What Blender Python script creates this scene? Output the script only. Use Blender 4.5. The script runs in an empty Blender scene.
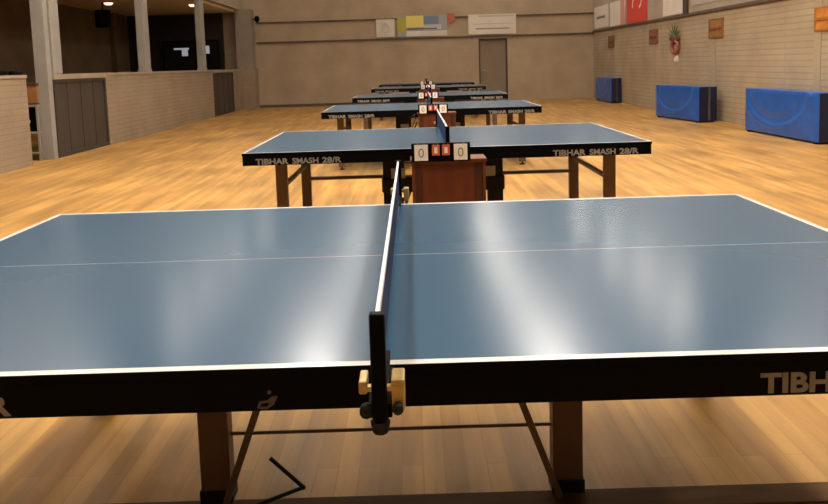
import bpy, bmesh, math, random
from mathutils import Matrix, Vector
random.seed(4)
C = bpy.context.scene.collection
S = bpy.context.scene

# ------------------------------------------------------------------ camera
H = 1.31746
PITCH, ROLL, YAW = .0974362, -.0298334, -.00072126
cp, sp = math.cos(PITCH), math.sin(PITCH)
cr, sr = math.cos(ROLL), math.sin(ROLL)
cy, sy = math.cos(YAW), math.sin(YAW)
Rz = Matrix(((cy, sy, 0), (-sy, cy, 0), (0, 0, 1)))
Rx = Matrix(((1, 0, 0), (0, cp, -sp), (0, sp, cp)))
Ry = Matrix(((cr, 0, sr), (0, 1, 0), (-sr, 0, cr)))
RM = Ry @ Rx @ Rz
right, fwd, up = RM[0], RM[1], RM[2]
cd = bpy.data.cameras.new('camera')
cam = bpy.data.objects.new('camera', cd); C.objects.link(cam)
M = Matrix.Identity(4)
for i in range(3):
    M[i][0] = right[i]; M[i][1] = up[i]; M[i][2] = -fwd[i]
M[2][3] = H
cam.matrix_world = M
cd.sensor_width = 36; cd.sensor_fit = 'HORIZONTAL'
cd.lens = 701.937 / 828 * 36
cd.shift_y = -(252 - 133.117) / 828
cd.clip_start = .05
S.camera = cam

# ------------------------------------------------------------------ world, exposure
w = bpy.data.worlds.new('world'); S.world = w; w.use_nodes = True
w.node_tree.nodes['Background'].inputs[0].default_value = (.9, .85, .8, 1)
w.node_tree.nodes['Background'].inputs[1].default_value = .05
S.view_settings.view_transform = 'Standard'; S.view_settings.look = 'None'
S.view_settings.gamma = 1; S.view_settings.use_curve_mapping = False
S.view_settings.exposure = 1.15
LAMP = 16.0            # brightness of the ceiling tubes
LAMP_COL = (1.0, .91, .80)
CEIL = 5.5

# ------------------------------------------------------------------ materials
MATS = {}
def mat(name, col, rough=.6, metal=0, spec=.5, coat=0, emit=None, es=0):
    if name in MATS: return MATS[name]
    m = bpy.data.materials.new(name); m.use_nodes = True
    b = m.node_tree.nodes['Principled BSDF']
    b.inputs['Base Color'].default_value = (*col, 1)
    b.inputs['Roughness'].default_value = rough
    b.inputs['Metallic'].default_value = metal
    b.inputs['Specular IOR Level'].default_value = spec
    b.inputs['Coat Weight'].default_value = coat
    if emit:
        b.inputs['Emission Color'].default_value = (*emit, 1)
        b.inputs['Emission Strength'].default_value = es
    MATS[name] = m
    return m
def N(m): return m.node_tree.nodes
def L(m, a, b): m.node_tree.links.new(a, b)
def noisy(name, col, col2, scale=8, rough=.6, stretch=(1, 1, 1), bump=0, detail=4, spec=.5, metal=0):
    """base colour mottled between two tones"""
    if name in MATS: return MATS[name]
    m = mat(name, col, rough, spec=spec, metal=metal); b = N(m)['Principled BSDF']
    tc = N(m).new('ShaderNodeTexCoord'); mp = N(m).new('ShaderNodeMapping')
    mp.inputs['Scale'].default_value = stretch
    nz = N(m).new('ShaderNodeTexNoise'); nz.inputs['Scale'].default_value = scale; nz.inputs['Detail'].default_value = detail
    mx = N(m).new('ShaderNodeMix'); mx.data_type = 'RGBA'
    mx.inputs[6].default_value = (*col, 1); mx.inputs[7].default_value = (*col2, 1)
    rp = N(m).new('ShaderNodeValToRGB'); rp.color_ramp.elements[0].position = .35; rp.color_ramp.elements[1].position = .65
    L(m, tc.outputs['Object'], mp.inputs['Vector']); L(m, mp.outputs[0], nz.inputs['Vector'])
    L(m, nz.outputs[0], rp.inputs[0]); L(m, rp.outputs[0], mx.inputs[0]); L(m, mx.outputs[2], b.inputs['Base Color'])
    if bump:
        bp = N(m).new('ShaderNodeBump'); bp.inputs['Strength'].default_value = bump; bp.inputs['Distance'].default_value = .01
        L(m, nz.outputs[0], bp.inputs['Height']); L(m, bp.outputs[0], b.inputs['Normal'])
    return m
def block_wall(name, c1, c2, mortar, bw, bh, axis, rough=.8, ms=.012, bump=.6, msm=.1):
    """masonry laid in the plane of the wall; axis = the world axis that runs along the wall"""
    m = mat(name, c1, rough); b = N(m)['Principled BSDF']
    tc = N(m).new('ShaderNodeTexCoord'); sx = N(m).new('ShaderNodeSeparateXYZ'); cx = N(m).new('ShaderNodeCombineXYZ')
    L(m, tc.outputs['Object'], sx.inputs[0])
    L(m, sx.outputs[axis], cx.inputs[0]); L(m, sx.outputs[2], cx.inputs[1])
    br = N(m).new('ShaderNodeTexBrick')
    br.inputs['Color1'].default_value = (*c1, 1); br.inputs['Color2'].default_value = (*c2, 1)
    br.inputs['Mortar'].default_value = (*mortar, 1)
    br.inputs['Scale'].default_value = 1; br.inputs['Mortar Size'].default_value = ms
    br.inputs['Mortar Smooth'].default_value = msm
    br.inputs['Brick Width'].default_value = bw; br.inputs['Row Height'].default_value = bh
    L(m, cx.outputs[0], br.inputs['Vector'])
    nz = N(m).new('ShaderNodeTexNoise'); nz.inputs['Scale'].default_value = 1.3; nz.inputs['Detail'].default_value = 5
    L(m, tc.outputs['Object'], nz.inputs['Vector'])
    mr = N(m).new('ShaderNodeMapRange'); mr.inputs[1].default_value = .3; mr.inputs[2].default_value = .7
    mr.inputs[3].default_value = .86; mr.inputs[4].default_value = 1.1
    L(m, nz.outputs[0], mr.inputs[0])
    mx = N(m).new('ShaderNodeMix'); mx.data_type = 'RGBA'; mx.blend_type = 'MULTIPLY'; mx.inputs[0].default_value = 1
    L(m, br.outputs[0], mx.inputs[6]); L(m, mr.outputs[0], mx.inputs[7]); L(m, mx.outputs[2], b.inputs['Base Color'])
    bp = N(m).new('ShaderNodeBump'); bp.inputs['Strength'].default_value = bump; bp.inputs['Distance'].default_value = .01
    bp.invert = True
    L(m, br.outputs['Fac'], bp.inputs['Height']); L(m, bp.outputs[0], b.inputs['Normal'])
    return m

def floor_mat():
    m = mat('floor_wood', (.5, .3, .12), .38, spec=.22); b = N(m)['Principled BSDF']
    tc = N(m).new('ShaderNodeTexCoord'); mp = N(m).new('ShaderNodeMapping')
    mp.inputs['Rotation'].default_value = (0, 0, math.pi / 2)
    L(m, tc.outputs['Object'], mp.inputs[0])
    br = N(m).new('ShaderNodeTexBrick'); br.offset = .37
    br.inputs['Color1'].default_value = (.57, .325, .098, 1); br.inputs['Color2'].default_value = (.46, .245, .068, 1)
    br.inputs['Mortar'].default_value = (.42, .225, .062, 1)
    br.inputs['Scale'].default_value = 1; br.inputs['Mortar Size'].default_value = .0015
    br.inputs['Brick Width'].default_value = 1.1; br.inputs['Row Height'].default_value = .07
    L(m, mp.outputs[0], br.inputs['Vector'])
    m2 = N(m).new('ShaderNodeMapping'); m2.inputs['Scale'].default_value = (9, .8, 1)
    L(m, tc.outputs['Object'], m2.inputs[0])
    n1 = N(m).new('ShaderNodeTexNoise'); n1.inputs['Scale'].default_value = 1.0; n1.inputs['Detail'].default_value = 6
    L(m, m2.outputs[0], n1.inputs['Vector'])
    n2 = N(m).new('ShaderNodeTexNoise'); n2.inputs['Scale'].default_value = .9; n2.inputs['Detail'].default_value = 3
    L(m, tc.outputs['Object'], n2.inputs['Vector'])
    r1 = N(m).new('ShaderNodeMapRange'); r1.inputs[1].default_value = .3; r1.inputs[2].default_value = .7; r1.inputs[3].default_value = .60; r1.inputs[4].default_value = 1.2
    r2 = N(m).new('ShaderNodeMapRange'); r2.inputs[1].default_value = .3; r2.inputs[2].default_value = .7; r2.inputs[3].default_value = .74; r2.inputs[4].default_value = 1.12
    L(m, n1.outputs[0], r1.inputs[0]); L(m, n2.outputs[0], r2.inputs[0])
    a = N(m).new('ShaderNodeMix'); a.data_type = 'RGBA'; a.blend_type = 'MULTIPLY'; a.inputs[0].default_value = 1
    c = N(m).new('ShaderNodeMix'); c.data_type = 'RGBA'; c.blend_type = 'MULTIPLY'; c.inputs[0].default_value = 1
    L(m, br.outputs[0], a.inputs[6]); L(m, r1.outputs[0], a.inputs[7])
    L(m, a.outputs[2], c.inputs[6]); L(m, r2.outputs[0], c.inputs[7]); L(m, c.outputs[2], b.inputs['Base Color'])
    rr = N(m).new('ShaderNodeMapRange'); rr.inputs[3].default_value = .38; rr.inputs[4].default_value = .58
    L(m, n1.outputs[0], rr.inputs[0]); L(m, rr.outputs[0], b.inputs['Roughness'])
    return m

TL, TW = 2.74, 1.525
def table_top_mat():
    m = mat('table_blue', (.02, .1, .2), .3); b = N(m)['Principled BSDF']
    tc = N(m).new('ShaderNodeTexCoord'); sx = N(m).new('ShaderNodeSeparateXYZ'); L(m, tc.outputs['Object'], sx.inputs[0])
    def mth(op, a, v=None):
        n = N(m).new('ShaderNodeMath'); n.operation = op
        if hasattr(a, 'node'): L(m, a, n.inputs[0])
        else: n.inputs[0].default_value = a
        if v is not None:
            if hasattr(v, 'node'): L(m, v, n.inputs[1])
            else: n.inputs[1].default_value = v
        return n.outputs[0]
    ax = mth('ABSOLUTE', sx.outputs[0]); ay = mth('ABSOLUTE', sx.outputs[1])
    f = mth('MAXIMUM', mth('MAXIMUM', mth('GREATER_THAN', ax, TL/2-.02), mth('GREATER_THAN', ay, TW/2-.02)), mth('MULTIPLY', mth('LESS_THAN', ay, .0017), .45))
    mx = N(m).new('ShaderNodeMix'); mx.data_type = 'RGBA'
    mx.inputs[6].default_value = (.036, .098, .170, 1); mx.inputs[7].default_value = (.66, .66, .63, 1)
    L(m, f, mx.inputs[0]); L(m, mx.outputs[2], b.inputs['Base Color'])
    b.inputs['Roughness'].default_value = .215
    b.inputs['Specular IOR Level'].default_value = .4
    return m

def vinyl_mat():
    m = noisy('blue_vinyl', (.008, .105, .46), (.005, .075, .35), 4, .30, bump=.25, spec=.6)
    return m
M_floor = floor_mat()
M_top = table_top_mat()
M_black = mat('black_frame', (.0012, .0012, .0016), .55, spec=.08)
M_mech = mat('black_steel', (.005, .005, .006), .45, spec=.3)
M_leg = noisy('leg_steel', (.14, .075, .038), (.11, .06, .030), 6, .45)
M_rod = noisy('rod_brown', (.15, .09, .05), (.12, .07, .04), 6, .5)
M_base = noisy('base_brown', (.12, .066, .026), (.09, .05, .02), 4, .8, spec=.15, stretch=(1, 6, 1))
M_grey = noisy('bracket_grey', (.42, .40, .38), (.34, .33, .32), 20, .4, metal=.3)
M_brass = noisy('clamp_brass', (.62, .47, .20), (.45, .33, .12), 25, .35, metal=.4)
M_white = mat('white_tape', (.82, .82, .80), .6)
M_net = mat('net_cord', (.018, .045, .12), .7)
M_letter = noisy('silver_letter', (.27, .25, .22), (.21, .195, .175), 40, .6)
M_emblem = noisy('dull_print', (.10, .09, .085), (.08, .07, .065), 40, .6)
M_wood = noisy('redbrown_wood', (.135, .030, .009), (.095, .021, .007), 3, .45, stretch=(6, 6, 1))
M_wood2 = noisy('redbrown_wood_dark', (.06, .018, .007), (.045, .013, .005), 3, .45, stretch=(6, 6, 1))
M_card = mat('white_card', (.80, .80, .76), .5)
M_red = mat('red_card', (.62, .13, .06), .5)
M_vinyl = vinyl_mat()
M_mat_end = noisy('mat_end_dark', (.004, .008, .045), (.003, .005, .03), 5, .4)
M_back = block_wall('wall_back_blocks', (.40, .305, .20), (.392, .298, .196), (.375, .284, .186), .6, .3, 0, ms=.008, bump=.25)
M_rightw = block_wall('wall_right_blocks', (.41, .325, .215), (.395, .31, .203), (.315, .245, .158), 1.8, .1, 1, ms=.010)
M_upper = noisy('wall_upper_paint', (.38, .32, .24), (.34, .285, .21), 1.5, .8)
M_parapet = block_wall('parapet_blocks', (.32, .245, .165), (.305, .232, .155), (.265, .20, .13), .55, .085, 1, ms=.008, bump=.35)
M_cap = noisy('parapet_cap', (.36, .29, .21), (.32, .25, .18), 3, .6)
M_col = noisy('column_paint', (.32, .30, .27), (.28, .26, .23), 3, .55)
M_gate = noisy('gate_grey', (.055, .043, .033), (.046, .036, .028), 2, .6, stretch=(1, 8, .5))
M_gatef = noisy('gate_frame_dark', (.05, .038, .028), (.04, .03, .022), 4, .6)
M_rail = noisy('rail_dark', (.10, .07, .045), (.075, .052, .033), 3, .6)
M_ceil = noisy('ceiling_cream', (.55, .47, .36), (.48, .40, .30), 2, .85)
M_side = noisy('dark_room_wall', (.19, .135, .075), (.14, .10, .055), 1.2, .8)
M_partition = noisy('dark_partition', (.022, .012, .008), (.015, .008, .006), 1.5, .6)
M_doorp = noisy('door_paint', (.23, .175, .115), (.21, .16, .105), 2, .6)
M_fill_tube = mat('tube_light', (.9, .9, .85), .5, emit=LAMP_COL, es=LAMP)

# ------------------------------------------------------------------ mesh helpers
def link(name, bm, m, parent=None, smooth=False):
    me = bpy.data.meshes.new(name)
    bmesh.ops.recalc_face_normals(bm, faces=bm.faces[:])
    bm.to_mesh(me); bm.free()
    for x in (m if isinstance(m, (list, tuple)) else [m]): me.materials.append(x)
    if smooth:
        for p in me.polygons: p.use_smooth = True
    o = bpy.data.objects.new(name, me); C.objects.link(o)
    if parent: o.parent = parent
    return o
def abox(bm, x0, x1, y0, y1, z0, z1, mi=0, bev=0):
    r = bmesh.ops.create_cube(bm, size=1)
    vs = r['verts']
    for v in vs:
        v.co = Vector(((x0 + x1) / 2 + v.co.x * (x1 - x0), (y0 + y1) / 2 + v.co.y * (y1 - y0), (z0 + z1) / 2 + v.co.z * (z1 - z0)))
    fs = set(f for v in vs for f in v.link_faces)
    for f in fs: f.material_index = mi
    if bev:
        es = list(set(e for v in vs for e in v.link_edges))
        bmesh.ops.bevel(bm, geom=es, offset=bev, segments=2, affect='EDGES', profile=.5)
def box(name, x0, x1, y0, y1, z0, z1, m, parent=None, bev=0):
    bm = bmesh.new(); abox(bm, x0, x1, y0, y1, z0, z1, 0, bev)
    return link(name, bm, m, parent)
def tube(bm, a, b, r, seg=10, r2=None, mi=0):
    a, b = Vector(a), Vector(b); d = b - a; r2 = r if r2 is None else r2
    rot = d.to_track_quat('Z', 'Y').to_matrix().to_4x4()
    res = bmesh.ops.create_cone(bm, cap_ends=True, segments=seg, radius1=r, radius2=r2, depth=d.length, matrix=Matrix.Translation((a + b) / 2) @ rot)
    for f in set(f for v in res['verts'] for f in v.link_faces): f.material_index = mi
def bar(bm, a, b, wx, wy):
    """rectangular bar between two points"""
    a, b = Vector(a), Vector(b); d = b - a
    rot = d.to_track_quat('Z', 'Y').to_matrix().to_4x4()
    bmesh.ops.create_cube(bm, size=1, matrix=Matrix.Translation((a + b) / 2) @ rot @ Matrix.Diagonal((wx, wy, d.length, 1)))
def thing(name, label, cat, loc=(0, 0, 0), rz=0, group=None):
    o = bpy.data.objects.new(name, None); C.objects.link(o); o.empty_display_size = .1
    o.location = loc; o.rotation_euler = (0, 0, rz); o['label'] = label; o['category'] = cat
    if group: o['group'] = group
    return o
def tag(o, label, cat, group=None):
    o['label'] = label; o['category'] = cat
    if group: o['group'] = group
    return o
def struct(o): o['kind'] = 'structure'; return o
def copy_tree(o, parent=None):
    c = o.copy(); C.objects.link(c); c.parent = parent
    for ch in [k for k in bpy.data.objects if k.parent == o]: copy_tree(ch, c)
    return c
def text_mesh(s, size, sx=1.0, off=.0, ext=.0006, space=1.0):
    cu = bpy.data.curves.new('t', 'FONT'); cu.body = s; cu.size = size; cu.offset = off; cu.extrude = ext
    cu.resolution_u = 3; cu.space_character = space
    o = bpy.data.objects.new('t', cu); C.objects.link(o)
    bpy.context.view_layer.update()
    me = bpy.data.meshes.new_from_object(o.evaluated_get(bpy.context.evaluated_depsgraph_get()))
    bpy.data.objects.remove(o); bpy.data.curves.remove(cu)
    me.transform(Matrix.Diagonal((sx, 1, 1, 1)))
    return me
def wall_text(name, s, size, m, parent, x, y, z, width=None, off=0, facing='-y', height=None):
    """lettering standing on a vertical face; x,z = lower left corner"""
    me = text_mesh(s, size, off=off)
    xs = [v.co.x for v in me.vertices]; ys = [v.co.y for v in me.vertices]
    me.transform(Matrix.Translation((-min(xs), -min(ys), 0)))
    kx = width / (max(xs) - min(xs)) if width else 1
    ky = height / (max(ys) - min(ys)) if height else 1
    me.transform(Matrix.Diagonal((kx, ky, 1, 1)))
    me.transform(Matrix.Rotation(math.pi / 2, 4, 'X'))
    me.transform(Matrix.Translation((x, y, z)))
    me.materials.clear(); me.materials.append(m)
    o = bpy.data.objects.new(name, me); C.objects.link(o); o.parent = parent
    return o

# ------------------------------------------------------------------ the hall
XL, XR, YB, YF = -5.65, 6.2, 24.0, -4.0
SX = -9.5                                   # back wall of the side room
bm = bmesh.new(); abox(bm, SX - .3, XR + .3, YF - .3, YB + .3, -.1, 0)
struct(link('floor', bm, M_floor))
bm = bmesh.new(); abox(bm, XL - .15, XR + .3, YF - .3, YB + .3, CEIL, CEIL + .1)
struct(link('ceiling', bm, M_ceil))
struct(box('ceiling_side_room', SX, XL - .15, YF, YB, 3.22, 3.32, noisy('side_ceiling_paint', (.78, .66, .46), (.70, .58, .40), 1.5, .85)))
# back wall with a door recess
bm = bmesh.new()
DX0, DX1, DZ = 2.30, 3.27, 2.12
abox(bm, SX - .3, DX0, YB, YB + .3, 0, CEIL); abox(bm, DX1, XR + .3, YB, YB + .3, 0, CEIL); abox(bm, DX0, DX1, YB, YB + .3, DZ, CEIL)
struct(link('wall_back', bm, M_back))
d1 = struct(box('door_1', DX0 + .04, DX1 - .04, YB + .10, YB + .14, .005, DZ - .04, M_doorp))
bm = bmesh.new()
abox(bm, DX0, DX0 + .04, YB - .01, YB + .16, 0, DZ); abox(bm, DX1 - .04, DX1, YB - .01, YB + .16, 0, DZ); abox(bm, DX0 + .04, DX1 - .04, YB - .01, YB + .16, DZ - .04, DZ)
link('door_frame', bm, M_gatef, d1)
bm = bmesh.new(); tube(bm, (DX0 + .12, YB + .1, 1.05), (DX0 + .12, YB + .05, 1.05), .012); tube(bm, (DX0 + .12, YB + .05, 1.05), (DX0 + .24, YB + .05, 1.05), .01)
link('door_handle', bm, M_grey, d1)
struct(box('trim_1', -5.22, XR, YB - .05, YB, 2.165, 2.225, M_rail))
struct(box('trim_2', -5.22, XR, YB - .05, YB, 2.84, 2.89, M_rail))
struct(box('baseboard_back', -5.22, DX0, YB - .02, YB, 0, .09, M_rail))
# right wall
struct(box('wall_right', XR, XR + .3, YF, YB, 0, 2.24, M_rightw))
struct(box('wall_right_upper', XR, XR + .3, YF, YB, 2.24, CEIL, M_upper))
struct(box('trim_3', XR - .05, XR, YF, YB - .05, 2.21, 2.27, M_rail))
bm = bmesh.new()
for y in (21.6, 18.0, 14.45, 10.75, 7.0): abox(bm, XR - .012, XR, y - .09, y + .09, 0, 2.21)
struct(link('trim_4', bm, noisy('joint_paint', (.385, .305, .20), (.37, .29, .19), 3, .8)))
struct(box('wall_front', SX - .3, XR + .3, YF - .3, YF, 0, CEIL, M_upper))
# left: low wall, openings and columns, header above
def parapet(name, y0, y1):
    o = struct(box(name, XL - .15, XL, y0, y1, 0, 1.29, M_parapet))
    c = box('wall_cap', XL - .17, XL + .02, y0, y1, 1.29, 1.335, M_cap, o)
    return o
parapet('wall_left', YF, 10.33)
parapet('wall_left', 13.02, 20.02); parapet('wall_left', 22.32, 23.5)
struct(box('wall_left_header', XL - .15, XL, YF, YB, 3.3, CEIL, M_upper))
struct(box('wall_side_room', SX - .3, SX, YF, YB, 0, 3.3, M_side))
for i, (y0, z0) in enumerate(((10.96, 0), (15.0, 1.335), (19.15, 1.335))):
    bm = bmesh.new(); abox(bm, XL - (.2 if z0 == 0 else .15), XL, y0, y0 + (.13 if z0 == 0 else .33), z0, 3.3, 0, .008)
    if z0 == 0: abox(bm, XL - .13, XL + .01, 11.14, 11.42, 1.336, 3.3, 0, .008)
    c = struct(link('trim_%d' % (5 + i), bm, M_col))
    if z0: box('column_plinth', XL - .16, XL + .01, y0 - .01, y0 + .34, z0, z0 + .05, M_col, c)
bm = bmesh.new(); abox(bm, XL - .15, -5.27, 23.5, YB - .05, 1.335, 3.3); struct(link('trim_8', bm, noisy('pier_paint', (.29, .25, .19), (.25, .21, .155), 2, .7)))
struct(box('wall_left_corner', XL - .15, -5.22, 23.5, YB, 0, 1.335, M_parapet))
for i, (y0, y1, n) in enumerate(((11.12, 13.01, 2), (20.03, 22.31, 2))):
    d = struct(box('door_%d' % (2 + i), XL - .09, XL - .03, y0 + .05, y1 - .05, .06, 1.2, M_gate))
    bm = bmesh.new()
    abox(bm, XL - .12, XL, y0, y0 + .05, 0, 1.25); abox(bm, XL - .12, XL, y1 - .05, y1, 0, 1.25)
    abox(bm, XL - .12, XL, y0 + .05, y1 - .05, 1.2, 1.25); abox(bm, XL - .12, XL, y0 + .05, y1 - .05, 0, .06)
    link('door_frame', bm, M_gatef, d)
    bm = bmesh.new()
    for k in range(1, 4):
        yy = y0 + (y1 - y0) * k / 4; abox(bm, XL - .031, XL - .022, yy - .012, yy + .012, .06, 1.2)
    link('door_batten', bm, M_gatef, d)
    box('door_lintel', XL - .17, XL + .02, y0, y1, 1.25, 1.335, M_cap, d)
# side room: far end partition, pilasters on its back wall
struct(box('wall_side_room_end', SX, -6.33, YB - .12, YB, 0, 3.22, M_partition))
bm = bmesh.new()
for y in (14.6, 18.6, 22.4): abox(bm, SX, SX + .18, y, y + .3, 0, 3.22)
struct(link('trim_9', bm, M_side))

# ------------------------------------------------------------------ ceiling lights
def tube_light(x, y, ln, wd, label, group, es=None, z=CEIL, m=None):
    t = thing('ceiling_light', label, 'ceiling light', (x, y, z), 0, group)
    bm = bmesh.new()
    abox(bm, -wd/2 - .02, wd/2 + .02, -ln/2 - .02, ln/2 + .02, -.05, 0)
    link('housing', bm, M_col, t)
    box('diffuser', -wd/2, wd/2, -ln/2, ln/2, -.075, -.05, m or M_fill_tube, t, .008)
    return t
# tubes over the far tables, dimmed to soften their streaks on the nearest table
M_far = mat('tube_light_dim', (.9, .9, .85), .5, emit=LAMP_COL, es=LAMP * .27)
M_far2 = mat('tube_light_dimmer', (.9, .9, .85), .5, emit=LAMP_COL, es=LAMP * .15)
M_short = mat('short_light', (.9, .9, .85), .5, emit=LAMP_COL, es=LAMP * 1.1)
M_short2 = mat('short_light_dim', (.9, .9, .85), .5, emit=LAMP_COL, es=LAMP * .6)
for k in range(1, 9):
    y = -1.4 + 3.0 * k  # near-end tubes are unseen, added bright as fill that leaves no streaks
    tube_light(2.15, y, 2.3, .50, 'long ceiling tube light of the row right of the hall centre', 'tube lights right of centre', m=M_fill_tube if y < 11 else M_far)
    tube_light(-1.7, y, 2.3, .50, 'long ceiling tube light of the row left of the hall centre', 'tube lights left of centre', m=M_fill_tube if y < 11 else M_far2)
for y in (22.3, 18.6, 16.0, 13.9, 9.0, 5.0):  # last two on each side are unseen, added for fill light
    tube_light(5.3, y, .7 if y > 12 else 2.3, .34, 'ceiling light of the row along the right wall', 'lights along the right wall', m=M_short if y > 12 else M_fill_tube)
    tube_light(-4.9, y, .8 if y > 12 else 2.3, .30, 'ceiling light of the row along the left wall', 'lights along the left wall', m=M_short2 if y > 12 else M_fill_tube)
M_dl = mat('pink_downlight', (.9, .8, .8), .5, emit=(1, .5, .38), es=1.4)
for (x, y, lb) in ((-8.03, 19.0, 'small round lit ceiling lamp in the dark side room'), (-7.5, 8.0, 'small round ceiling lamp nearer the camera in the side room'), (-6.15, 20.2, 'small round ceiling lamp near the far end of the side room')):
    t = thing('ceiling_lamp', lb, 'ceiling light', (x, y, 3.22))
    bm = bmesh.new(); tube(bm, (0, 0, -.03), (0, 0, 0), .14, 24); link('lamp_base', bm, M_col, t)
    bm = bmesh.new(); tube(bm, (0, 0, -.08), (0, 0, -.03), .08, 24, .12); link('lamp_shade', bm, M_dl, t, True)

# ------------------------------------------------------------------ table tennis table
def make_table(label, first=True):
    t = thing('table_tennis_table', label, 'table', group='blue table tennis tables')
    hw, hl = TW / 2, TL / 2
    for s in (-1, 1):
        x0, x1 = (-hl, -.001) if s < 0 else (.001, hl)
        bm = bmesh.new(); abox(bm, x0, x1, -hw, hw, .742, .76)
        bm.normal_update()
        for f in bm.faces: f.material_index = 0 if f.normal.z > .5 else 1
        link('tabletop', bm, [M_top, M_black], t)
        bm = bmesh.new()
        a0, a1 = (-hl + .003, -.012) if s < 0 else (.012, hl - .003)
        th = .03
        abox(bm, a0, a1, -hw + .002, -hw + th, .675, .742, 0, .002); abox(bm, a0, a1, hw - th, hw - .002, .675, .742, 0, .002)
        for xx in ((a0, a0 + th), (a1 - th, a1), ((a0 + a1) / 2 - .015, (a0 + a1) / 2 + .015)):
            abox(bm, xx[0], xx[1], -hw + th, hw - th, .68, .742)
        link('apron', bm, M_black, t)
        # outer legs
        X = s * 1.16
        for ys, yy in ((-1, -.49), (1, .62)):
            bm = bmesh.new(); abox(bm, X - .04, X + .04, yy - .025, yy + .025, .035, .742, 0, .004)
            lg = link('leg', bm, M_leg, t)
            bm = bmesh.new(); tube(bm, (X, yy, 0), (X, yy, .012), .035, 16); tube(bm, (X, yy, .012), (X, yy, .05), .012, 10)
            link('levelling_foot', bm, M_mech, lg)
        box('side_stretcher', X - .015, X + .015, -.465, .595, .462, .492, M_leg, t, .003)
        box('cross_rail', min(s * .42, s * 1.12), max(s * .42, s * 1.12), .605, .635, .345, .375, M_leg, t, .003)
        # centre carriage legs
        xc = (.504 if s > 0 else -.557) if first else s * .405
        lw = .045 if first else .06
        bm = bmesh.new(); abox(bm, xc - lw, xc + lw, -.028, .028, .03, .70, 0, .004)
        lg = link('carriage_leg', bm, M_leg if first else M_mech, t)
        box('leg_shoe', xc - lw - .005, xc + lw + .005, -.033, .033, .018, .06, M_mech, lg, .004)
        bm = bmesh.new(); bar(bm, (xc - s * .225, -.045, .55), (xc - s * .030, -.045, .02), .026, .02)
        link('diagonal_strut', bm, M_rod, t)
        bm = bmesh.new()
        abox(bm, s * .345 - .055, s * .345 + .055, -.09, -.08, .45, .53, 0, .003)
        abox(bm, s * .345 - .02, s * .345 + .02, -.08, -.04, .46, .52)
        link('bracket', bm, M_grey, t)
    bm = bmesh.new(); abox(bm, -.475, .475, -.06, .10, .335, .45, 0, .012)
    abox(bm, -.40, -.30, -.04, .08, .44, .70); abox(bm, .30, .40, -.04, .08, .44, .70)
    link('folding_mechanism', bm, M_mech, t)
    box('base_rail', -1.24 if first else -.5, 1.33 if first else .5, -.09, .004, 0, .009, M_base, t, .003)
    bm = bmesh.new(); tube(bm, (-.51 if first else -.34, 0, .222), (.46 if first else .34, 0, .222), .005)
    link('tie_rod', bm, M_rod, t)
    bm = bmesh.new()
    P = [(-.385, -.05, .170), (-.290, -.05, .075), (-.435, -.05, .022)]
    tube(bm, P[0], P[1], .006); tube(bm, P[1], P[2], .006)
    bmesh.ops.create_uvsphere(bm, u_segments=8, v_segments=6, radius=.0075, matrix=Matrix.Translation(P[1]))
    link('locking_lever', bm, M_mech, t)
    # lettering on the camera-side apron
    y = -hw + .0015
    for x in (.708, -1.279):
        for s_, dx, wd in (('TIBHAR', 0, .220), ('SMASH', .245, .175), ('28/R', .445, .130)):
            wall_text('lettering', s_, .05, M_letter, t, x + dx, y, .6805, width=wd, height=.040, off=.0017)
    bm = bmesh.new()
    ex, ez = -.225, .686
    tube(bm, (ex + .008, y + .001, ez + .026), (ex + .008, y - .0006, ez + .026), .004, 12)
    pts = [(-.016, -.004), (-.012, .008), (.004, .011), (.014, .018), (.024, .018), (.016, .002), (.004, -.006), (-.006, -.007)]
    inn = [(-.010, -.001), (-.007, .004), (.003, .006), (.008, .004), (.002, -.001)]
    vo = [bm.verts.new((ex + a, y - .0006, ez + b)) for a, b in pts]
    f = bm.faces.new(vo); r = bmesh.ops.extrude_face_region(bm, geom=[f])
    for v in r['geom']:
        if isinstance(v, bmesh.types.BMVert): v.co.y += .0012
    link('emblem', bm, M_emblem, t)
    bm = bmesh.new()
    vo = [bm.verts.new((ex + a, y - .0012, ez + b)) for a, b in inn]
    f = bm.faces.new(vo); r = bmesh.ops.extrude_face_region(bm, geom=[f])
    for v in r['geom']:
        if isinstance(v, bmesh.types.BMVert): v.co.y += .0012
    link('emblem_hollow', bm, M_black, t)
    return t

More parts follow.
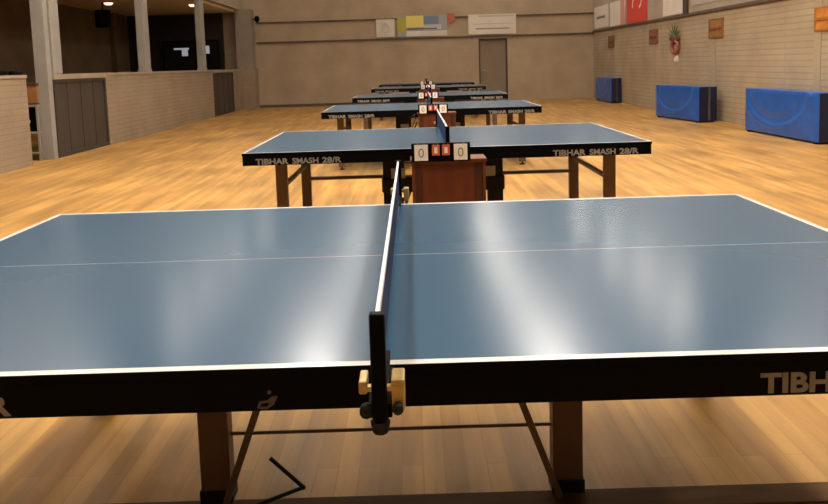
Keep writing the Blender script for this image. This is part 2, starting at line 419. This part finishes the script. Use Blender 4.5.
def make_net(label):
    t = thing('table_tennis_net', label, 'net', group='nets across the tables')
    hw = TW / 2; e = hw + .1525
    bm = bmesh.new(); r = .0007
    for k in range(12):
        z = .768 + k * .0118; abox(bm, -r, r, -e + .008, e - .008, z - r, z + r)
    n = 140
    for k in range(n + 1):
        y = -e + .012 + (2 * e - .024) * k / n; abox(bm, -r, r, y - r, y + r, .765, .905)
    link('netting', bm, M_net, t)
    box('top_tape', -.0035, .0035, -e + .005, e - .005, .897, .9125, M_white, t, .001)
    box('bottom_cord', -.002, .002, -e + .005, e - .005, .763, .767, M_net, t)
    for s in (-1, 1):
        bm = bmesh.new()
        abox(bm, -.013, .013, s * e - .010, s * e + .010, .735, .916, 0, .004)
        po = link('post', bm, M_black, t)
        bm = bmesh.new()   # arm reaching in to the table edge, above and below the top
        ya, yb = sorted((s * (hw - .05), s * e))
        abox(bm, -.012, .012, ya, yb, .7605, .767, 0, .001)
        abox(bm, -.02, .02, min(s * (hw + .003), s * e), max(s * (hw + .003), s * e), .735, .758, 0, .002)
        link('arm', bm, M_black, po)
        bm = bmesh.new()
        y0, y1 = sorted((s * (hw + .012), s * (e + .004)))
        ye0, ye1 = sorted((s * (e - .045), s * (e + .004)))
        abox(bm, .020, .042, ye0, ye1, .748, .802, 0, .003)
        abox(bm, -.034, -.020, ye0, ye1, .778, .800, 0, .003)
        abox(bm, -.028, .030, s * e - .006, s * e + .006, .784, .792)
        link('clamp', bm, M_brass, po)
        bm = bmesh.new()
        tube(bm, (0, s * (e), .738), (0, s * (e), .728), .006, 10)
        tube(bm, (0, s * e, .730), (0, s * e, .712), .017, 14, .013)
        tube(bm, (.030, s * (e + .004), .757), (.030, s * (e + .018), .757), .009, 10)
        tube(bm, (-.022, s * (e - .004), .750), (-.022, s * (e + .008), .750), .012, 10)
        link('knob', bm, M_mech, po, True)
    return t

def make_desk(label):
    """small red-brown umpire desk closed to the floor"""
    t = thing('umpire_desk', label, 'desk', group='red-brown umpire desks')
    w2, d2, h = .22, .09, .75
    box('desk_top', -w2 - .008, w2 + .008, -d2 - .008, d2 + .008, h - .022, h, M_wood, t, .003)
    for s in (-1, 1):
        x0, x1 = sorted((s * w2, s * (w2 - .018)))
        box('side_panel', x0, x1, -d2, d2, 0, h - .022, M_wood, t, .002)
        x0, x1 = sorted((s * (w2 - .018), s * (w2 - .062)))
        box('stile', x0, x1, -d2 + .006, -d2 + .026, .03, h - .022, M_wood2, t, .002)
    box('front_panel', -w2 + .062, w2 - .062, -d2 + .012, -d2 + .024, .03, h - .022, M_wood, t)
    box('back_panel', -w2 + .018, w2 - .018, d2 - .02, d2 - .006, .03, h - .022, M_wood2, t)
    box('plinth', -w2 + .018, w2 - .018, -d2 + .02, d2 - .02, 0, .03, M_wood2, t)
    return t
def make_scorer(label):
    t = thing('scoreboard', label, 'scoreboard', group='flip scoreboards on the desks')
    bm = bmesh.new()
    abox(bm, -.175, .175, .004, .012, .0, .112, 0, .003)
    for xx in (-.14, .14): abox(bm, xx - .012, xx + .012, .012, .05, .0115, .015); abox(bm, xx - .012, xx + .012, .011, .0122, .0115, .07)
    link('board', bm, M_black, t)
    def card(x, z0, wd, ht, m, ch, cm):
        o = box('score_card', x - wd/2, x + wd/2, -.002, .0035, z0, z0 + ht, m, t, .001)
        cw = wd * .42
        wall_text('digit', ch, ht * .7, cm, o, x - cw / 2, -.0027, z0 + ht * .2, width=cw, height=ht * .58)
        bmr = bmesh.new()
        for sx in (-.25, .25):
            for a in range(10):
                a0, a1 = a / 10 * 2 * math.pi, (a + 1) / 10 * 2 * math.pi
                tube(bmr, (x + sx * wd, .002 + .006 * math.cos(a0), z0 + ht + .001 + .006 * math.sin(a0)), (x + sx * wd, .002 + .006 * math.cos(a1), z0 + ht + .001 + .006 * math.sin(a1)), .0012, 5)
        link('ring', bmr, M_grey, o)
    gd = mat('digit_grey', (.22, .23, .20), .6)
    card(-.117, .008, .080, .095, M_card, '0', gd)
    card(.117, .008, .080, .095, M_card, '0', gd)
    card(-.030, .038, .046, .062, M_red, '1', M_card)
    card(.030, .038, .046, .062, M_red, '1', M_card)
    return t

T = [(-.069, 1.266), (.219, 4.65), (.231, 8.68), (.309, 12.32), (.39, 16.7), (.42, 20.1)]
names = ['nearest blue table tennis table, cut off by both picture edges',
         'second blue table tennis table, its whole front edge and four legs seen',
         'third blue table tennis table, behind the second desk and scoreboard pair back',
         'fourth blue table tennis table in the line, small and dark-edged',
         'fifth blue table tennis table, a thin sliver behind the fourth',
         'farthest blue table tennis table, just before the back wall']
names[2] = 'third blue table tennis table, seen just above the second one'
nn = ['net of the nearest table, black clamped post toward the camera', 'net across the second table', 'net across the third table',
      'net across the fourth table', 'net across the fifth table', 'net across the farthest table']
tab, net = make_table(names[0]), make_net(nn[0])
tab2 = None
desk = scorer = None
dn = ['', 'largest red-brown umpire desk, between the nearest and second tables', 'red-brown umpire desk in front of the third table',
      'small red-brown umpire desk in front of the fourth table', 'tiny umpire desk in front of the fifth table', 'tiny umpire desk in front of the farthest table']
sn = ['', 'largest flip scoreboard, white and red cards, on the desk by the second table', 'flip scoreboard on the desk by the third table', 'flip scoreboard on the desk by the fourth table',
      'flip scoreboard on the desk by the fifth table', 'flip scoreboard on the desk by the farthest table']
dx = [0, -.015, .05, .0, .02, .02]
rzs = [0, 0, 0, 0, 0, 0]
for i, (x, y) in enumerate(T):
    if i == 1: tab2 = make_table(names[1], False)
    tt = tab if i == 0 else (tab2 if i == 1 else copy_tree(tab2)); tt['label'] = names[i]; tt.location = (x, y + TW / 2, 0)
    n_ = net if i == 0 else copy_tree(net); n_['label'] = nn[i]; n_.location = (x, y + TW / 2, 0)
    if i == 0: continue
    if desk is None: desk = dk = make_desk(dn[i]); scorer = sc = make_scorer(sn[i])
    else: dk = copy_tree(desk); dk['label'] = dn[i]; sc = copy_tree(scorer); sc['label'] = sn[i]
    dk.location = (x + dx[i], y - .41, 0); sc.location = (x + dx[i] - .045, y - .41 - .098 - .0125, .739)

# ------------------------------------------------------------------ blue mats along the right wall
def make_mat(label, A, B, th, h):
    A, B = Vector(A), Vector(B)          # far and near lower front corners; the mat lies to their right
    ln = (A - B).length; d = A - B; ang = math.atan2(d.y, d.x)
    t = thing('padded_mat', label, 'gym mat', (B.x, B.y, 0), ang, 'blue padded mats along the right wall')
    # local x runs away from the camera, local -y points to the wall
    nx, nz = 60, 26
    bm = bmesh.new(); g = {}
    def dip(u, v):                        # sagging cover: smile-shaped fold plus soft quilting
        r = math.hypot((u - .56) / .46, (v - 1.02) / .82)
        f = .020 * math.exp(-((r - 1) / .07) ** 2) - .014 * math.exp(-((r - .86) / .10) ** 2)
        f += .006 * math.exp(-((r - .62) / .05) ** 2)
        ed = min(u, 1 - u, v, 1 - v); f *= min(1, ed / .06)
        return f + .012 * min(1, ed / .05)
    for i in range(nx + 1):
        for k in range(nz + 1):
            u, v = i / nx, k / nz
            g[i, k] = bm.verts.new((u * ln, dip(u, v), .03 + v * (h - .03)))
    for i in range(nx):
        for k in range(nz): bm.faces.new((g[i, k], g[i + 1, k], g[i + 1, k + 1], g[i, k + 1]))
    link('front_cover', bm, M_vinyl, t, True)
    bm = bmesh.new(); abox(bm, .004, ln, -th, 0, .03, h, 0, .012); link('mat_body', bm, M_vinyl, t)
    bm = bmesh.new(); abox(bm, -.006, .004, -th + .005, -.001, .03, h - .004, 0, .003); link('end_panel', bm, M_mat_end, t)  # near end of the mat, coloured darker than its other sides
    bm = bmesh.new(); abox(bm, -.012, -.006, -th * .62, -th * .50, .04, h - .01); link('strap', bm, mat('strap_olive', (.06, .06, .05), .7), t)
    bm = bmesh.new()
    for xx in (.06, ln - .12):
        abox(bm, xx, xx + .06, -th + .02, -.0, 0, .03)
    link('runner', bm, M_mech, t)
    return t
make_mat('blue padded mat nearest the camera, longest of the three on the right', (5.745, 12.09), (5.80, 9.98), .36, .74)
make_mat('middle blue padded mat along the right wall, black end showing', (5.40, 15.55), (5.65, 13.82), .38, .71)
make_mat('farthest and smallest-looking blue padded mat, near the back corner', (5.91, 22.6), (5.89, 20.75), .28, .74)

# ------------------------------------------------------------------ banners on the back wall
def wall_panel(name, label, cat, x0, x1, z0, z1, m, group=None, y=YB - .055, th=.012):
    o = box(name, x0, x1, y - th, y, z0, z1, m); tag(o, label, cat, group); return o
M_banw = noisy('banner_white', (.66, .60, .50), (.60, .54, .45), 2, .7)
M_grt = mat('banner_grey_text', (.20, .18, .16), .7)
yb = YB - .05
b = wall_panel('banner', 'small square white banner with a dark round emblem, left on the back wall', 'banner', -1.15, -.53, 2.27, 2.86, M_banw, 'banners on the back wall', yb)
bm = bmesh.new()
cx_, cz_ = -.83, 2.57
for k in range(24):
    a0, a1 = k / 24 * 2 * math.pi, (k + 1) / 24 * 2 * math.pi
    bar(bm, (cx_ + .11 * math.cos(a0), yb - .014, cz_ + .15 * math.sin(a0)), (cx_ + .11 * math.cos(a1), yb - .014, cz_ + .15 * math.sin(a1)), .06, .004)
link('emblem', bm, M_grt, b)
b = wall_panel('banner', 'wide multicoloured banner in yellow, blue-grey, red and white', 'banner', -.44, 1.24, 2.26, 2.95, mat('banner_greyblue', (.33, .33, .33), .7), 'banners on the back wall', yb)
def patch(par, nm, x0, x1, z0, z1, m, y=yb - .012, th=.003): return box(nm, x0, x1, y - th, y, z0, z1, m, par)
patch(b, 'olive_block', -.44, -.14, 2.40, 2.90, mat('olive_print', (.42, .36, .06), .7))
patch(b, 'yellow_block', -.14, .45, 2.56, 2.95, mat('yellow_print', (.72, .62, .16), .7))
patch(b, 'white_strip', -.14, 1.24, 2.26, 2.44, M_banw)
patch(b, 'blue_block', .45, .95, 2.66, 2.93, mat('bluegrey_print', (.17, .22, .30), .7))
patch(b, 'white_patch', .45, 1.05, 2.48, 2.64, mat('pale_print', (.50, .50, .48), .7))
patch(b, 'printed_line', -.10, .9, 2.49, 2.53, mat('dark_print', (.12, .12, .12), .7), yb - .015)
b = wall_panel('banner', 'small red poster at the right end of the multicoloured banner', 'banner', 1.25, 1.50, 2.70, 3.0, mat('red_print', (.45, .12, .06), .7), 'banners on the back wall', yb)
b = wall_panel('banner', 'wide white banner with thin lines of print above the door', 'banner', 1.96, 3.57, 2.26, 2.93, M_banw, 'banners on the back wall', yb)
patch(b, 'printed_line', 2.2, 3.35, 2.43, 2.47, mat('faint_print', (.24, .21, .18), .7))
patch(b, 'printed_line', 2.1, 3.45, 2.60, 2.62, mat('fainter_print', (.42, .40, .34), .7))
patch(b, 'printed_line', 2.3, 3.50, 2.84, 2.90, mat('greenish_print', (.42, .46, .34), .7))

# ------------------------------------------------------------------ banners, boards on the right wall
def side_panel(name, label, cat, y0, y1, z0, z1, m, group=None, th=.015, x=None):
    x = XR - .001 if x is None else x
    o = box(name, x - th, x, y0, y1, z0, z1, m); tag(o, label, cat, group); return o
def spatch(par, nm, y0, y1, z0, z1, m, x=None, th=.003):
    x = XR - .015 if x is None else x
    return box(nm, x - th, x, y0, y1, z0, z1, m, par)
G = 'banners high on the right wall'
xb = XR - .05
M_banr = noisy('banner_bright', (.72, .66, .58), (.66, .60, .52), 2, .7)
b = side_panel('banner', 'white banner nearest the back corner of the right wall', 'banner', 22.15, 23.8, 2.33, 3.02, M_banr, G)
spatch(b, 'printed_line', 22.5, 23.5, 2.62, 2.70, M_grt)
b = side_panel('banner', 'pale banner with a pink edge, left of the red banner', 'banner', 20.45, 21.95, 2.30, 3.02, M_banr, G)
spatch(b, 'pink_edge', 20.45, 20.85, 2.30, 3.02, mat('pink_print', (.62, .30, .24), .7))
b = side_panel('banner', 'red banner with a white swirl on the right wall', 'banner', 18.5, 20.25, 2.29, 3.12, mat('banner_red', (.62, .05, .035), .6), G)
bm = bmesh.new()
pr = None
for k in range(13):
    a = math.radians(-60 + k * 22); r = .18 + .01 * k
    p = (XR - .017, 19.3 - r * math.cos(a) * 1.5, 2.80 + r * math.sin(a) * .8)
    if pr: bar(bm, pr, p, .004, .07)
    pr = p
link('swirl', bm, M_banr, b)
b = side_panel('banner', 'white banner right of the red one, beside the dark post', 'banner', 16.1, 17.35, 2.30, 3.1, M_banr, G)
b = side_panel('banner', 'greyish faded banner right of the dark post on the right wall', 'banner', 13.9, 15.6, 2.42, 3.0, mat('banner_faded', (.42, .38, .34), .7), G)
bm = bmesh.new(); abox(bm, XR - .06, XR, 15.78, 15.98, 2.27, 3.4, 0, .005)
tag(link('wall_post', bm, M_gatef), 'dark upright post fixed high on the right wall', 'post')
G2 = 'square boards below the rail'
def board(label, y0, y1, z0, z1, col, col2):
    m = noisy('board_%.2f' % y0, col, col2, 6, .6)
    t = side_panel('wall_board', label, 'board', y0, y1, z0, z1, m, G2, .03)
    dk_ = tuple(c * .55 for c in col)
    bm = bmesh.new(); x0, x1 = XR - .034, XR - .030
    abox(bm, x0, x1, y0, y1, z0, z0 + .03); abox(bm, x0, x1, y0, y1, z1 - .03, z1); abox(bm, x0, x1, y0, y0 + .05, z0 + .03, z1 - .03); abox(bm, x0, x1, y1 - .05, y1, z0 + .03, z1 - .03)
    link('frame', bm, mat('frame_%.2f' % y0, dk_, .6), t)
    box('shelf', XR - .06, XR - .034, y0 + .08, y1 - .08, (z0 + z1) / 2 - .02, (z0 + z1) / 2 + .02, mat('frame_%.2f' % y0, dk_, .6), t)
board('small brown board farthest along the right wall', 21.5, 22.1, 1.65, 2.02, (.22, .12, .04), (.17, .09, .03))
board('red-brown board left of the red and green wall decoration', 17.7, 18.3, 1.65, 2.02, (.28, .10, .06), (.22, .08, .05))
board('orange-brown board above the gap between two blue mats', 14.0, 14.65, 1.67, 2.06, (.34, .155, .04), (.27, .12, .03))
board('bright orange board cut by the right picture edge', 10.15, 10.82, 1.64, 2.0, (.62, .24, .03), (.45, .16, .02))
# red and green decoration
t = thing('wall_decoration', 'red ornament with green leaves hanging on the right wall', 'decoration', (XR, 16.5, 1.75))
bm = bmesh.new()
for a in (-62, -35, -10, 15, 42, 68):
    ra = math.radians(a); tip = Vector((-.06, math.sin(ra) * .42, math.cos(ra) * .34)); mid = tip * .5 + Vector((-.03, 0, 0))
    base = Vector((-.02, 0, .02)); sd = Vector((0, math.cos(ra), -math.sin(ra))) * .035
    v = [bm.verts.new(p) for p in (base, mid + sd, tip, mid - sd)]; bm.faces.new(v)
    v2 = [bm.verts.new(p + Vector((-.006, 0, 0))) for p in (base, mid + sd, tip, mid - sd)]; bm.faces.new(v2)
    for q in range(4): bm.faces.new((v[q], v[(q+1) % 4], v2[(q+1) % 4], v2[q]))
link('leaves', bm, mat('leaf_green', (.10, .14, .05), .6), t)
bm = bmesh.new()
for (yy, zz, r) in ((0, -.03, .12), (-.2, -.02, .09), (.2, .0, .10)):
    bmesh.ops.create_uvsphere(bm, u_segments=12, v_segments=8, radius=r, matrix=Matrix.Translation((-.05, yy, zz)) @ Matrix.Diagonal((.4, 1, .7, 1)))
link('dark_bow', bm, mat('bow_brown', (.13, .045, .03), .6), t, True)
bm = bmesh.new()
for k in range(18):
    a0, a1 = k / 18 * 2 * math.pi, (k + 1) / 18 * 2 * math.pi
    tube(bm, (-.04, -.02 + .22 * math.cos(a0), -.20 + .14 * math.sin(a0)), (-.04, -.02 + .22 * math.cos(a1), -.20 + .14 * math.sin(a1)), .045, 8)
link('ring', bm, mat('ring_red', (.36, .10, .07), .6), t, True)
t = thing('wall_bell', 'small white round fitting below the red and green decoration', 'wall fitting', (XR, 16.45, 1.25))
bm = bmesh.new(); tube(bm, (0, 0, 0), (-.03, 0, 0), .10, 20, .09); link('base', bm, M_banr, t)
bm = bmesh.new(); bmesh.ops.create_uvsphere(bm, u_segments=14, v_segments=8, radius=.075, matrix=Matrix.Translation((-.03, 0, 0)) @ Matrix.Diagonal((.5, 1, 1, 1))); link('dome', bm, M_banr, t, True)

# ------------------------------------------------------------------ side room contents
# rack in the opening beside the first column
t = thing('storage_rack', 'narrow grey rack in the opening beside the first column', 'rack', (-6.13, 11.1, 0))
for (sx, sy_) in ((-1, -1), (1, -1), (-1, 1), (1, 1)):
    box('rack_post', sx * .30 - .015, sx * .30 + .015, sy_ * .20 - .015, sy_ * .20 + .015, 0, .87, M_col, t)
for z in (.10, .42, .84):
    box('rack_shelf', -.32, .32, -.22, .22, z, z + .03, M_cap, t, .003)
t = thing('wooden_box', 'orange-brown wooden box on top of the rack', 'box', (-6.08, 11.1, .87))
M_ow = noisy('orange_wood', (.36, .17, .06), (.28, .12, .04), 4, .5)
box('box_body', -.24, .26, -.18, .18, 0, .30, M_ow, t, .006)
box('box_lid', -.34, .275, -.20, .20, .30, .335, mat('lid_dark', (.09, .045, .025), .5), t, .004)
box('box_base', -.245, .265, -.185, .185, 0, .03, mat('lid_dark', (.09, .045, .025), .5), t)
t = thing('audio_unit', 'black box with a small white mark on the middle rack shelf', 'box', (-6.12, 11.1, .45))
box('casing', -.22, .25, -.16, .17, 0, .37, M_black, t, .006)
bm = bmesh.new(); tube(bm, (.10, -.155, .16), (.10, -.168, .16), .05, 16, .045); link('dial', bm, M_card, t)
# dark things resting on the low wall
def bag(label, x, y, z, l, w_, h):
    t = thing('dark_bag', label, 'bag', (x, y, z))
    bm = bmesh.new(); abox(bm, -w_/2, w_/2, -l/2, l/2, 0, h, 0, h * .35); link('bag_body', bm, M_black, t, True)
    bm = bmesh.new()
    pp = [(0, -l*.25 + l*.5*k/8, h*.93 + .05*math.sin(math.pi*k/8)) for k in range(9)]
    for a, b_ in zip(pp, pp[1:]): tube(bm, a, b_, .006, 6)
    link('bag_handle', bm, M_mech, t)
bag('dark bag lying on the low wall at the left picture edge', -5.725, 9.75, 1.335, .35, .14, .07)
bag('second dark bag on the low wall, beside the opening', -5.725, 10.18, 1.335, .26, .13, .06)
t = thing('dark_cup', 'small dark cup on the low wall just past the first column', 'cup', (-5.68, 11.45, 1.335))
bm = bmesh.new(); tube(bm, (0, 0, 0), (0, 0, .08), .032, 16, .04); link('cup_body', bm, M_black, t, True)
bm = bmesh.new(); tube(bm, (0, 0, .08), (0, 0, .095), .043, 16, .038); link('cup_lid', bm, M_mech, t)
# television and speaker
t = thing('television', 'black television with a bright image in the dark side room', 'television', (-7.15, 23.5, 0))
box('screen_casing', -1.1, .78, 0, .06, 1.15, 2.33, M_black, t, .01)
box('screen', -1.06, .74, -.004, 0, 1.19, 2.29, mat('screen_black', (.004, .004, .005), .25), t)
M_scr = mat('screen_image', (.3, .33, .36), .5, emit=(.85, .92, 1), es=.12)
bm = bmesh.new()
abox(bm, -.72, -.22, -.008, -.004, 2.03, 2.09); abox(bm, -.46, -.26, -.008, -.004, 1.82, 2.03)
link('screen_image', bm, M_scr, t)
box('screen_image', .18, .46, -.008, -.004, 1.88, 2.14, M_scr, t, .001)
bm = bmesh.new(); abox(bm, -.25, -.15, .01, .05, .04, 1.15); abox(bm, -.6, .2, -.15, .25, 0, .04, 0, .01); link('stand', bm, M_mech, t)
t = thing('wall_speaker', 'dark box speaker hanging below the side room ceiling', 'speaker', (-8.6, 19.9, 0))
t.location = (-8.2, 19.0, 2.55)
box('speaker_cabinet', -.16, .16, -.14, .14, 0, .46, M_black, t, .01)
bm = bmesh.new(); tube(bm, (0, -.14, .17), (0, -.15, .17), .13, 20); tube(bm, (0, -.14, .37), (0, -.15, .37), .05, 16); link('speaker_cone', bm, M_mech, t)
bm = bmesh.new(); bar(bm, (0, 0, .46), (0, 0, .67), .03, .03); link('bracket', bm, M_mech, t)
t = thing('column_lamp', 'small dark round fitting high on the farthest left column', 'wall fitting', (-5.27, 23.7, 2.98))
bm = bmesh.new(); bar(bm, (0, 0, 0), (.10, 0, 0), .03, .03); link('bracket', bm, M_mech, t)
bm = bmesh.new(); bmesh.ops.create_uvsphere(bm, u_segments=16, v_segments=10, radius=.11, matrix=Matrix.Translation((.16, 0, 0)) @ Matrix.Diagonal((.8, 1, 1, 1))); link('housing', bm, M_black, t, True)
